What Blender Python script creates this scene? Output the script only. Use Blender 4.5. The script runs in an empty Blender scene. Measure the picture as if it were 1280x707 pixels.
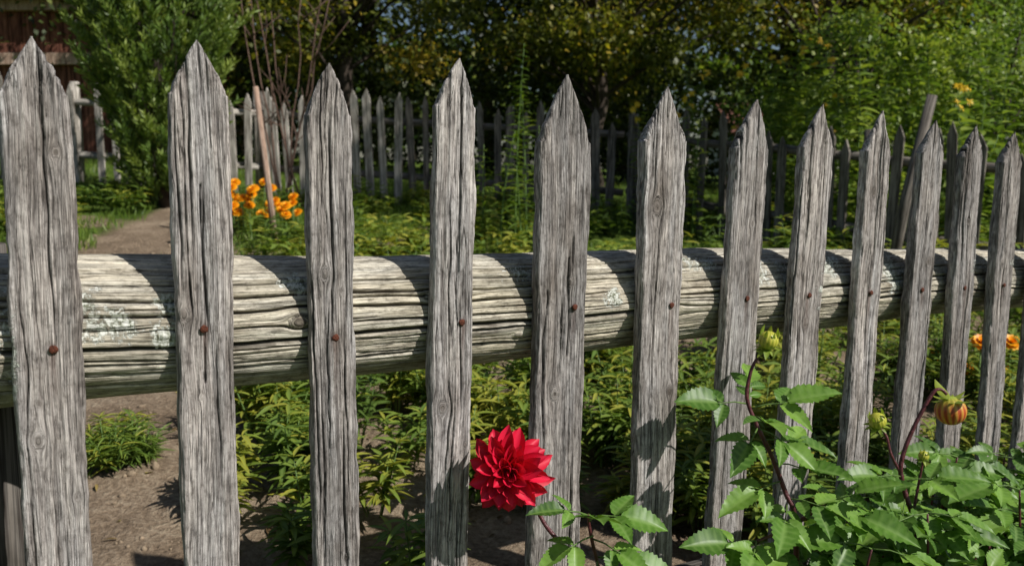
import bpy, math, random
import numpy as np
from mathutils import Vector, Matrix
rng=np.random.default_rng(11); random.seed(5)
sc=bpy.context.scene
ZC=1.0
# ------------------------------------------------------------ noise
def _h(ix,iy,iz):
    n=(ix*374761393+iy*668265263+iz*1442695041)&0xffffffff
    n=((n^(n>>13))*1274126177)&0xffffffff
    n=(n^(n>>16))&0xffffffff
    return n/4294967295.0
def vn(x,y,z):
    x,y,z=np.broadcast_arrays(np.asarray(x,float),np.asarray(y,float),np.asarray(z,float))
    ix=np.floor(x).astype(np.int64);iy=np.floor(y).astype(np.int64);iz=np.floor(z).astype(np.int64)
    fx=x-ix;fy=y-iy;fz=z-iz
    fx=fx*fx*(3-2*fx);fy=fy*fy*(3-2*fy);fz=fz*fz*(3-2*fz)
    r=0
    for dx in(0,1):
        for dy in(0,1):
            for dz in(0,1):
                w=(fx if dx else 1-fx)*(fy if dy else 1-fy)*(fz if dz else 1-fz)
                r=r+w*_h(ix+dx,iy+dy,iz+dz)
    return r
def fbm(x,y,z,o=4):
    r=0;a=.5;t=0
    x=np.asarray(x,float);y=np.asarray(y,float);z=np.asarray(z,float)
    for i in range(o):
        r=r+a*vn(x,y,z);t+=a;a*=.5;x=x*2.03+7.1;y=y*2.03+3.3;z=z*2.03+1.7
    return r/t
def sstep(a,b,x):
    t=np.clip((x-a)/(b-a),0,1);return t*t*(3-2*t)
# ------------------------------------------------------------ mesh helpers
def link(ob,parent=None):
    sc.collection.objects.link(ob)
    if parent: ob.parent=parent
    return ob
def empty(name,loc=(0,0,0)):
    e=bpy.data.objects.new(name,None);e.empty_display_size=.1;sc.collection.objects.link(e);return e
def npmesh(name,V,F,mat,parent=None,attrs=None,smooth=True,mw=None):
    V=np.asarray(V,np.float32);F=np.asarray(F,np.int32)
    me=bpy.data.meshes.new(name)
    me.vertices.add(len(V));me.vertices.foreach_set('co',V.ravel())
    k=F.shape[1]
    me.loops.add(F.size);me.loops.foreach_set('vertex_index',F.ravel())
    me.polygons.add(len(F));me.polygons.foreach_set('loop_start',np.arange(0,F.size,k,dtype=np.int32))
    me.update(calc_edges=True)
    for an,(ty,arr) in (attrs or {}).items():
        a=me.attributes.new(an,ty,'POINT')
        key={'FLOAT':'value','FLOAT_VECTOR':'vector','FLOAT_COLOR':'color'}[ty]
        a.data.foreach_set(key,np.asarray(arr,np.float32).ravel())
    me.materials.append(mat)
    if smooth: me.polygons.foreach_set('use_smooth',np.ones(len(F),bool))
    me.update()
    ob=bpy.data.objects.new(name,me)
    if mw is not None: ob.matrix_world=mw
    return link(ob,parent)
class MB:
    def __init__(s): s.V=[];s.F=[];s.g=[];s.mi=[]
    def add(s,V,F,g=None,mi=0):
        o=len(s.V);s.V+= [tuple(v) for v in V];s.F+=[tuple(i+o for i in f) for f in F]
        s.g+= [tuple(q) for q in (g if g is not None else V)];s.mi+=[mi]*len(F)
    def build(s,name,mats,parent=None,smooth=False):
        me=bpy.data.meshes.new(name);me.from_pydata(s.V,[],s.F)
        if not isinstance(mats,(list,tuple)): mats=[mats]
        for m in mats: me.materials.append(m)
        me.polygons.foreach_set('material_index',s.mi)
        if smooth: me.polygons.foreach_set('use_smooth',[True]*len(s.F))
        a=me.attributes.new('g','FLOAT_VECTOR','POINT');a.data.foreach_set('vector',np.array(s.g,np.float32).ravel())
        me.update();return link(bpy.data.objects.new(name,me),parent)
def boxvf(c,s,rz=0,goff=(0,0,0)):
    c=Vector(c);R=Matrix.Rotation(rz,3,'Z');V=[];g=[]
    for x in(-1,1):
        for y in(-1,1):
            for z in(-1,1):
                l=Vector((x*s[0]/2,y*s[1]/2,z*s[2]/2));V.append(c+R@l);g.append(l+Vector(goff))
    F=[(0,1,3,2),(4,6,7,5),(0,4,5,1),(2,3,7,6),(0,2,6,4),(1,5,7,3)]
    return V,F,g
def tube(P,R,n=8,goff=0):
    P=[Vector(p) for p in P];V=[];F=[];g=[]
    L=0;prev=None
    for i,p in enumerate(P):
        d=(P[min(i+1,len(P)-1)]-P[max(i-1,0)]).normalized()
        if prev is None:
            a=d.orthogonal().normalized()
        else:
            a=(prev-d*prev.dot(d)).normalized()
        prev=a;b=d.cross(a)
        if i: L+=(p-P[i-1]).length
        for k in range(n):
            t=2*math.pi*k/n
            V.append(p+(a*math.cos(t)+b*math.sin(t))*R[i]);g.append((t*R[i]+goff,math.sin(t)*R[i],L+goff))
    for i in range(len(P)-1):
        for k in range(n):
            F.append((i*n+k,i*n+(k+1)%n,(i+1)*n+(k+1)%n,(i+1)*n+k))
    F.append(tuple(range(n))[::-1]);F.append(tuple((len(P)-1)*n+k for k in range(n)))
    return V,F,g
def curvepts(P,n=6):
    P=[Vector(p) for p in P];out=[]
    for i in range(len(P)-1):
        p0=P[max(i-1,0)];p1=P[i];p2=P[i+1];p3=P[min(i+2,len(P)-1)]
        for k in range(n):
            t=k/n
            out.append(.5*((2*p1)+(p2-p0)*t+(2*p0-5*p1+4*p2-p3)*t*t+(3*p1-p0-3*p2+p3)*t**3))
    out.append(P[-1]);return out
def nrm(a): return a/np.maximum(np.linalg.norm(a,axis=1,keepdims=True),1e-9)
def scatter(name,tpl,pos,D,N,L,W,rnd,mat,parent=None,smooth=True):
    tV,tF,aux=tpl;pos=np.asarray(pos,float);n=len(pos);k=len(tV)
    D=nrm(np.asarray(D,float));N=np.asarray(N,float);S=nrm(np.cross(D,N));N2=np.cross(S,D)
    L=np.broadcast_to(L,(n,));W=np.broadcast_to(W,(n,))
    V=pos[:,None,:]+tV[None,:,0:1]*(W[:,None,None]*S[:,None,:])+tV[None,:,1:2]*(L[:,None,None]*D[:,None,:])+tV[None,:,2:3]*(L[:,None,None]*N2[:,None,:])
    F=(tF[None]+(np.arange(n)*k)[:,None,None]).reshape(-1,tF.shape[1])
    col=np.ones((n,k,4));col[:,:,0]=np.asarray(rnd)[:,None];col[:,:,1]=aux[None];col[:,:,2]=tV[None,:,1]
    return npmesh(name,V.reshape(-1,3),F,mat,parent,{'lv':('FLOAT_COLOR',col.reshape(-1,4))},smooth)
def gridfaces(r,c):
    F=[]
    for i in range(r-1):
        for j in range(c-1):
            F.append((i*c+j,i*c+j+1,(i+1)*c+j+1,(i+1)*c+j))
    return np.array(F)
T_RH=(np.array([[0,0,0],[.5,.45,.06],[0,1,-.08],[-.5,.45,.06]]),np.array([[0,1,2,3]]),np.array([1,0,.5,0.]))
def t_lance(rows=6,prof=.8,droop=.28,fold=.12):
    V=[];A=[]
    for i in range(rows):
        t=i/(rows-1);w=.5*(math.sin(math.pi*min(1,t**prof))**.8) if 0<t<1 else .02
        for c in(-1,0,1):
            V.append((c*w,t,-droop*t*t+abs(c)*fold*w));A.append(1 if c==0 else 0)
    return np.array(V),gridfaces(rows,3),np.array(A,float)
T_LA=t_lance()
T_NE=(np.array([[0,0,0],[.5,.4,.0],[0,1,0],[-.5,.4,.0]]),np.array([[0,1,2,3]]),np.zeros(4))
def t_dahlia():
    V=[];A=[];rows=21
    for i in range(rows):
        t=i/(rows-1);w=.5*max(.03,math.sin(math.pi*t**.72))**.85
        if i in(0,rows-1): w=.015
        tooth=(1.0 if i%2==0 else .84)
        for c in(-1,-.55,-.25,0,.25,.55,1):
            ac=abs(c);ww=w*(tooth if ac==1 else 1)
            yy=t+(.05*ac if ac<1 else .02+.05*(i%2==0))*(1-t)
            zz=-.22*t*t+ac*.20*w+.012*math.cos(i*math.pi/1.5)*ac*(1-ac*.4)+.02*math.sin(t*9)*ac
            V.append((c*ww,yy,zz));A.append(1 if c==0 else (.55 if i%3==0 and ac<1 else 0))
    return np.array(V),gridfaces(rows,7),np.array(A,float)
T_DA=t_dahlia()
def t_petal(cup=.3,back=.0):
    V=[];A=[];rows=10
    for i in range(rows):
        t=i/(rows-1);w=.5*(.35+.65*math.sin(math.pi*min(1,t*.72+.08)))
        if t>.72: w*=math.sqrt(max(0,1-((t-.72)/.285)**2))
        for c in(-1,-.5,0,.5,1):
            V.append((c*w,t+.03*(1-abs(c)),cup*(c*c)*w*(1-.5*t)+back*t*t+.012*math.cos(c*9)))
            A.append(1-abs(c))
    return np.array(V),gridfaces(rows,5),np.array(A,float)
# ------------------------------------------------------------ materials
def newmat(name):
    m=bpy.data.materials.new(name);m.use_nodes=True;nt=m.node_tree
    b=nt.nodes['Principled BSDF'];return m,nt,b
def N(nt,t,**k):
    n=nt.nodes.new(t)
    for a,v in k.items(): setattr(n,a,v)
    return n
def ramp(nt,fac,stops):
    r=N(nt,'ShaderNodeValToRGB');e=r.color_ramp.elements
    e[0].position,e[0].color=stops[0][0],(*stops[0][1],1)
    e[1].position,e[1].color=stops[-1][0],(*stops[-1][1],1)
    for p,c in stops[1:-1]:
        q=e.new(p);q.color=(*c,1)
    nt.links.new(fac,r.inputs[0]);return r.outputs[0]
def math_(nt,op,a,b=None,clamp=False):
    n=N(nt,'ShaderNodeMath',operation=op);n.use_clamp=clamp
    for i,v in enumerate((a,b)):
        if v is None: continue
        if isinstance(v,(int,float)): n.inputs[i].default_value=v
        else: nt.links.new(v,n.inputs[i])
    return n.outputs[0]
def mix(nt,fac,a,b,mode='MIX'):
    n=N(nt,'ShaderNodeMix',data_type='RGBA',blend_type=mode)
    for i,v in((0,fac),(6,a),(7,b)):
        if isinstance(v,(int,float)): n.inputs[i].default_value=v
        elif isinstance(v,tuple): n.inputs[i].default_value=(*v,1)
        else: nt.links.new(v,n.inputs[i])
    return n.outputs[2]
def noise(nt,vec,scale,sc3=(1,1,1),detail=5,rough=.6,dist=0):
    mp=N(nt,'ShaderNodeMapping');mp.inputs['Scale'].default_value=sc3
    nt.links.new(vec,mp.inputs[0])
    n=N(nt,'ShaderNodeTexNoise');n.inputs['Scale'].default_value=scale;n.inputs['Detail'].default_value=detail
    n.inputs['Roughness'].default_value=rough;n.inputs['Distortion'].default_value=dist
    nt.links.new(mp.outputs[0],n.inputs['Vector']);return n.outputs[0]
def make_wood(name,dark,mid,light,green=.0,bump=.6,kn=1.0,fine=1.0,full=True,zs=1.0,crk=1.0,warm=(1.1,1.0,.88)):
    m,nt,b=newmat(name);L=nt.links.new
    at=N(nt,'ShaderNodeAttribute',attribute_name='g')
    oi=N(nt,'ShaderNodeObjectInfo')
    cm=N(nt,'ShaderNodeCombineXYZ')
    r37=math_(nt,'MULTIPLY',oi.outputs['Random'],7.0)
    for i in range(3): L(r37,cm.inputs[i])
    ad=N(nt,'ShaderNodeVectorMath',operation='ADD');L(at.outputs['Vector'],ad.inputs[0]);L(cm.outputs[0],ad.inputs[1])
    P=ad.outputs[0]
    A=noise(nt,P,1,(170*fine,70,4.0*zs),5 if full else 2,.72,0)
    if full:
        B=noise(nt,P,1,(800*fine,260,24*zs),2,.75,0)
        s=math_(nt,'ADD',math_(nt,'MULTIPLY',A,.5),math_(nt,'MULTIPLY',B,.5))
    else: s=A
    C=noise(nt,P,1,(17,17,7),4,.65)
    col=ramp(nt,s,[(.37,dark),(.49,mid),(.62,light)])
    bl=ramp(nt,C,[(.32,(.58,.555,.53)),(.5,(1,1,1)),(.72,(1.16,1.15,1.12))])
    col=mix(nt,1.0,col,bl,'MULTIPLY')
    hgt=A
    if full:
        W=noise(nt,P,1,(30,30,2.2),3,.6)
        col=mix(nt,1.0,col,ramp(nt,W,[(.38,(1,1,1)),(.58,warm)]),'MULTIPLY')
        C2=noise(nt,P,1,(110,110,55),4,.75)
        sp=ramp(nt,C2,[(.34,(.46,.445,.43)),(.5,(1,1,1)),(.68,(1.18,1.18,1.17))]);col=mix(nt,.85,col,sp,'MULTIPLY')
        Dn=noise(nt,P,1,(230*fine,80,5.5*zs),2,.6,0)
        D2=noise(nt,P,1,(85,50,2.0*zs),3,.55,0)
        def ridge(n,w):
            a=math_(nt,'ABSOLUTE',math_(nt,'SUBTRACT',n,.5))
            q=math_(nt,'DIVIDE',a,w,True);return q
        c1=ridge(Dn,.015*crk);c2=ridge(D2,.011*crk)
        br=ramp(nt,C,[(.40,(0,0,0)),(.54,(1,1,1))])
        c1=math_(nt,'MAXIMUM',c1,math_(nt,'MULTIPLY',br,.75))
        c2=math_(nt,'MAXIMUM',c2,math_(nt,'MULTIPLY',ramp(nt,C,[(.46,(1,1,1)),(.6,(0,0,0))]),.6))
        cr=math_(nt,'MULTIPLY',math_(nt,'ADD',math_(nt,'MULTIPLY',c1,.6),.4),math_(nt,'ADD',math_(nt,'MULTIPLY',c2,.9),.1))
        col=mix(nt,math_(nt,'SUBTRACT',1.0,cr),col,(.022,.019,.017))
        ma=N(nt,'ShaderNodeAttribute',attribute_name='m');ss=N(nt,'ShaderNodeSeparateColor');L(ma.outputs['Color'],ss.inputs[0])
        col=mix(nt,math_(nt,'MULTIPLY',ss.outputs[0],.6*kn),col,(.085,.068,.055))
        col=mix(nt,math_(nt,'MULTIPLY',ss.outputs[1],.95),col,(.014,.012,.010))
        ru=N(nt,'ShaderNodeAttribute',attribute_name='rust')
        col=mix(nt,math_(nt,'MULTIPLY',ru.outputs['Fac'],.6),col,(.09,.035,.018))
        if green:
            G=noise(nt,P,1,(9,9,5),3,.65);gf=ramp(nt,G,[(.5,(0,0,0)),(.7,(1,1,1))])
            col=mix(nt,math_(nt,'MULTIPLY',gf,green),col,(.25,.25,.15))
        li=noise(nt,P,1,(150,150,150),4,.75);li2=noise(nt,P,1,(38,38,38),2,.6)
        lt=math_(nt,'ADD',math_(nt,'ADD',math_(nt,'MULTIPLY',li,.55),math_(nt,'MULTIPLY',li2,.55)),math_(nt,'MULTIPLY',ss.outputs[2],.25))
        lf=math_(nt,'MULTIPLY',math_(nt,'SUBTRACT',lt,.70),20,True)
        lf=math_(nt,'MULTIPLY',lf,math_(nt,'MULTIPLY',ss.outputs[2],3.0,True))
        lc=ramp(nt,li,[(.42,(.14,.15,.10)),(.5,(.46,.47,.41)),(.60,(.66,.66,.61))])
        col=mix(nt,lf,col,lc)
        hgt=math_(nt,'ADD',math_(nt,'ADD',math_(nt,'MULTIPLY',A,1.0),math_(nt,'MULTIPLY',B,.6)),math_(nt,'MULTIPLY',cr,.8))
        hgt=math_(nt,'ADD',hgt,math_(nt,'MULTIPLY',C2,.6))
        hgt=math_(nt,'ADD',hgt,math_(nt,'MULTIPLY',lf,math_(nt,'ADD',li,.2)))
    hv=N(nt,'ShaderNodeHueSaturation')
    L(math_(nt,'ADD',math_(nt,'MULTIPLY',oi.outputs['Random'],.35),.85),hv.inputs['Value']);L(col,hv.inputs['Color'])
    L(hv.outputs[0],b.inputs['Base Color']);b.inputs['Roughness'].default_value=.85
    b.inputs['Specular IOR Level'].default_value=.2
    bp=N(nt,'ShaderNodeBump');bp.inputs['Strength'].default_value=bump;bp.inputs['Distance'].default_value=.0025
    L(hgt,bp.inputs['Height']);L(bp.outputs[0],b.inputs['Normal'])
    return m
def make_leaf(name,stops,vein=(.25,.35,.10),trans=.35,rough=.45,veinf=.5,spec=.4,mottle=False):
    m,nt,b=newmat(name);L=nt.links.new
    at=N(nt,'ShaderNodeAttribute',attribute_name='lv');ss=N(nt,'ShaderNodeSeparateColor');L(at.outputs['Color'],ss.inputs[0])
    col=ramp(nt,ss.outputs[0],stops)
    if mottle:
        tc=N(nt,'ShaderNodeTexCoord');n=noise(nt,tc.outputs['Object'],70,(1,1,1),3)
        col=mix(nt,.6,col,ramp(nt,n,[(.3,(.55,.6,.55)),(.7,(1.25,1.2,1.1))]),'MULTIPLY')
    if veinf: col=mix(nt,math_(nt,'MULTIPLY',ss.outputs[1],veinf),col,vein)
    L(col,b.inputs['Base Color']);b.inputs['Roughness'].default_value=rough;b.inputs['Specular IOR Level'].default_value=spec
    tr=N(nt,'ShaderNodeBsdfTranslucent');L(mix(nt,1.0,col,(1.15,1.2,.55),'MULTIPLY'),tr.inputs['Color'])
    mx=N(nt,'ShaderNodeMixShader');mx.inputs[0].default_value=trans
    L(b.outputs[0],mx.inputs[1]);L(tr.outputs[0],mx.inputs[2])
    L(mx.outputs[0],nt.nodes['Material Output'].inputs['Surface']);return m
def simple(name,c,rough=.7,nscale=20,var=.35,spec=.3):
    m,nt,b=newmat(name);tc=N(nt,'ShaderNodeTexCoord');n=noise(nt,tc.outputs['Object'],nscale,(1,1,1),4)
    lo=tuple(x*(1-var) for x in c);hi=tuple(min(1,x*(1+var)) for x in c)
    nt.links.new(ramp(nt,n,[(.3,lo),(.7,hi)]),b.inputs['Base Color']);b.inputs['Roughness'].default_value=rough
    b.inputs['Specular IOR Level'].default_value=spec
    bp=N(nt,'ShaderNodeBump');bp.inputs['Strength'].default_value=.4;bp.inputs['Distance'].default_value=.01;nt.links.new(n,bp.inputs['Height']);nt.links.new(bp.outputs[0],b.inputs['Normal'])
    return m
M_PICK=make_wood('weathered_picket_wood',(.125,.113,.109),(.315,.294,.288),(.60,.572,.562),bump=1.0,warm=(1.03,.985,.94))
M_LOG=make_wood('weathered_log_wood',(.16,.14,.112),(.42,.39,.328),(.70,.665,.585),green=.12,bump=.8,zs=.9,crk=1.25,warm=(1.04,1.0,.93))
M_BACK=make_wood('shaded_old_fence_wood',(.055,.048,.042),(.125,.11,.095),(.22,.195,.17),bump=.3,fine=.5,full=False)  # dark copy of the old fence wood, tree shade painted into its colour
M_BACKL=make_wood('sunlit_fence_wood',(.13,.117,.10),(.31,.285,.25),(.52,.48,.43),bump=.3,fine=.5,full=False)  # pale copy for the left stretch, sunlight painted into its colour
M_POST=make_wood('dark_post_wood',(.05,.042,.036),(.10,.09,.08),(.18,.16,.14),bump=.6,full=False)
M_STAKE=make_wood('stake_wood',(.16,.10,.07),(.30,.20,.15),(.42,.32,.25),bump=.4,fine=.5,full=False)
M_BARN=make_wood('barn_boards',(.05,.020,.013),(.12,.046,.030),(.20,.085,.055),bump=.5,fine=.2,full=False,zs=.4)
M_NAIL=simple('rusty_iron',(.10,.030,.016),.85,400,.6)
M_BARK=simple('bark',(.06,.045,.035),.9,12,.5)
M_TWIG=simple('bare_twig',(.13,.08,.06),.8,40,.4)
M_STEMD=simple('dahlia_stem',(.085,.018,.022),.45,60,.5,.5)
M_STEMG=simple('green_stem',(.10,.17,.04),.5,60,.4)
M_DAL=make_leaf('dahlia_leaf',[(0,(.05,.125,.018)),(.5,(.12,.25,.035)),(1,(.21,.37,.06))],vein=(.26,.40,.11),trans=.3,rough=.42,mottle=True,spec=.35)
M_HERB=make_leaf('herb_leaf',[(0,(.03,.065,.012)),(.5,(.095,.17,.022)),(.85,(.22,.29,.035)),(1,(.40,.37,.045))],trans=.35)
M_ART=make_leaf('artichoke_leaf',[(0,(.05,.10,.015)),(.5,(.15,.24,.03)),(1,(.34,.40,.06))],trans=.42,veinf=.3)
M_GRASS=make_leaf('grass_blade',[(0,(.06,.12,.015)),(.6,(.15,.24,.03)),(1,(.28,.30,.08))],trans=.4,veinf=0)
M_JUN=make_leaf('juniper_needles',[(0,(.03,.06,.014)),(.5,(.12,.20,.035)),(1,(.30,.37,.08))],trans=.3,veinf=0)
M_TR1=make_leaf('tree_leaf_olive',[(0,(.035,.05,.008)),(.5,(.135,.16,.02)),(.85,(.28,.27,.035)),(1,(.46,.33,.04))],trans=.45,veinf=0)
M_TR2=make_leaf('tree_leaf_dark',[(0,(.015,.026,.008)),(.6,(.06,.085,.015)),(1,(.22,.24,.04))],trans=.35,veinf=0)
M_TR3=make_leaf('tree_leaf_green',[(0,(.035,.07,.01)),(.5,(.11,.18,.022)),(1,(.28,.33,.05))],trans=.45,veinf=0)
M_RED=make_leaf('dahlia_petal',[(0,(.52,.002,.020)),(1,(.80,.012,.055))],vein=(.82,.04,.11),trans=.22,rough=.5,veinf=.3,spec=.3)
M_ORNG=make_leaf('marigold_petal',[(0,(.85,.29,.004)),(1,(.93,.50,.01))],vein=(.8,.3,.01),trans=.25,veinf=0)
M_YEL=make_leaf('yellow_petal',[(0,(.70,.42,.01)),(1,(.80,.6,.03))],vein=(.8,.5,.01),trans=.3,veinf=0)
M_SEP=make_leaf('bud_sepal',[(0,(.16,.25,.03)),(1,(.34,.40,.05))],vein=(.3,.38,.06),trans=.35)
# ------------------------------------------------------------ ground
def gz(x,y):
    x=np.asarray(x,float);y=np.asarray(y,float)
    yy=y-1.4
    g=np.where(yy>0,.092*11*np.tanh(yy/11*1.0)*1.06,.03*yy)
    g=np.where(yy<-4,-.12,g)
    return g-.06*10*np.tanh(x/10)
def gzn(x,y):
    amp=.028*np.exp(-np.maximum(0,np.hypot(x,y)-8)/6)+.004
    return gz(x,y)+amp*(fbm(np.asarray(x)*2.3,np.asarray(y)*2.3,0,3)-.5)*2+.030*(fbm(np.asarray(x)*14,np.asarray(y)*14,5,4)-.5)*np.exp(-np.maximum(0,np.hypot(x,y)-5)/3)
def bedx(y): return -.80-.36*(y-1.8)
def axis(segs):
    return np.concatenate([np.arange(a,b,s) for a,b,s in segs]+[[segs[-1][1]]])
xs=axis([(-200,-30,10),(-30,-10,1),(-10,-3.2,.2),(-3.2,3.2,.03),(3.2,10,.2),(10,30,1),(30,200,10)])
ys=axis([(-60,-10,10),(-10,0,1),(0,1.0,.1),(1.0,5.5,.03),(5.5,12,.15),(12,30,1),(30,300,15)])
X,Y=np.meshgrid(xs,ys);Zg=gzn(X,Y)
nx,ny=len(xs),len(ys)
idx=np.arange(nx*ny).reshape(ny,nx)
F=np.stack([idx[:-1,:-1],idx[:-1,1:],idx[1:,1:],idx[1:,:-1]],-1).reshape(-1,4)
gm=np.clip(sstep(4.9,6.2,Y+1.4*(fbm(X*1.5,Y*1.5,9,3)-.5)*2)*(1-.95*sstep(0,.45,.58-abs(X+2.35+.12*(Y-5)))*(Y<7.4))*.8+(Y<1.1)+.5*(Y>8.3),0,1)
mg,nt,b=newmat('garden_ground');L=nt.links.new
tc=N(nt,'ShaderNodeTexCoord');at=N(nt,'ShaderNodeAttribute',attribute_name='grass')
n1=noise(nt,tc.outputs['Object'],3,(1,1,1),6,.65);n2=noise(nt,tc.outputs['Object'],60,(1,1,1),5,.7);n3=noise(nt,tc.outputs['Object'],1.2,(1,1,1),4,.6)
soil=ramp(nt,math_(nt,'ADD',math_(nt,'MULTIPLY',n1,.5),math_(nt,'MULTIPLY',n2,.5)),[(.34,(.095,.068,.045)),(.5,(.27,.20,.138)),(.64,(.47,.375,.27))])
grs=ramp(nt,math_(nt,'ADD',math_(nt,'MULTIPLY',n3,.4),math_(nt,'MULTIPLY',n2,.6)),[(.36,(.035,.06,.012)),(.5,(.09,.15,.022)),(.66,(.20,.25,.05))])
gf=math_(nt,'MULTIPLY',math_(nt,'SUBTRACT',math_(nt,'ADD',at.outputs['Fac'],math_(nt,'MULTIPLY',n2,.6)),.62),4,True)
L(mix(nt,gf,soil,grs),b.inputs['Base Color']);b.inputs['Roughness'].default_value=.95;b.inputs['Specular IOR Level'].default_value=.1
bp=N(nt,'ShaderNodeBump');bp.inputs['Strength'].default_value=1.0;bp.inputs['Distance'].default_value=.025;L(math_(nt,'ADD',n2,n1),bp.inputs['Height']);L(bp.outputs[0],b.inputs['Normal'])
ground=npmesh('ground',np.stack([X,Y,Zg],-1).reshape(-1,3),F,mg,None,{'grass':('FLOAT',gm.ravel())})
import bmesh
bm=bmesh.new();bmesh.ops.create_icosphere(bm,subdivisions=1,radius=1);iv=np.array([v.co[:] for v in bm.verts]);iF=np.array([[v.index for v in f.verts] for f in bm.faces]);bm.free()
n=6000;cy=rng.uniform(1.5,5.5,n);cx=rng.uniform(-3.2,2.6,n)
keep=(cx<bedx(cy)+.1)|(rng.random(n)<.4);cx=cx[keep];cy=cy[keep];n=len(cx)
s=np.minimum(rng.exponential(.0035,n)+.0015,.018)
V=iv[None]*(s[:,None,None]*rng.uniform(.6,1.3,(n,1,3)))*(1+rng.uniform(-.3,.3,(n,len(iv),1)))
V=V+np.stack([cx,cy,gzn(cx,cy)+s*.15],-1)[:,None]
npmesh('clods',V.reshape(-1,3),(iF[None]+(np.arange(n)*len(iv))[:,None,None]).reshape(-1,3),simple('clod_soil',(.25,.19,.13),.95,50,.4),ground,smooth=False)
# ------------------------------------------------------------ near picket fence
fence=empty('picket_fence')
U=Vector((.861,.509,0)).normalized();NN=Vector((-U.y,U.x,0))
def fy(x): return 1.233+.591*x
TH=.023
PK=[ # xtop ztop xbot zbot width knots(du,z,R)
(-.825,.142,-.835,-.45,.07,[]),(-.675,.145,-.69,-.45,.068,[]),
(-.525,.142,-.536,-.468,.069,[(.016,.017,.004),(-.014,-.312,.006)]),
(-.3757,.151,-.3886,-.52,.069,[(-.026,-.18,.005)]),
(-.2376,.1346,-.2444,-.56,.064,[(-.010,-.14,.006),(.012,-.165,.003)]),
(-.0753,.153,-.0957,-.60,.066,[(-.020,-.352,.007)]),
(.0877,.1407,.0729,-.653,.095,[(.014,-.18,.005),(-.012,-.358,.007)]),
(.2586,.1327,.2551,-.70,.088,[(-.018,-.065,.010),(.022,-.385,.006)]),
(.438,.1204,.4074,-.757,.083,[(.01,-.1,.005)]),
(.5873,.1187,.5595,-.803,.083,[(.0,-.3,.006)]),
(.7443,.113,.7302,-.657,.075,[(-.012,-.05,.005)]),
(.8997,.0992,.8803,-.69,.077,[(.014,-.2,.006)]),
(1.0265,.0917,1.0257,-.72,.073,[(.0,-.12,.005)]),
(1.1628,.0814,1.170,-.78,.077,[(-.012,-.22,.006)]),
(1.318,.075,1.302,-.8,.075,[]),(1.47,.068,1.46,-.8,.075,[]),(1.62,.06,1.62,-.8,.075,[]),
]
NAIL={2:(-.527,-.206),3:(-.385,-.199),4:(-.240,-.228),5:(-.0747,-.2247),6:(.0998,-.2196),7:(.275,-.2346),8:(.432,-.237),9:(.578,-.245),10:(.74,-.255),11:(.890,-.262),12:(1.027,-.27),13:(1.165,-.275)}
nmb=MB()
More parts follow.
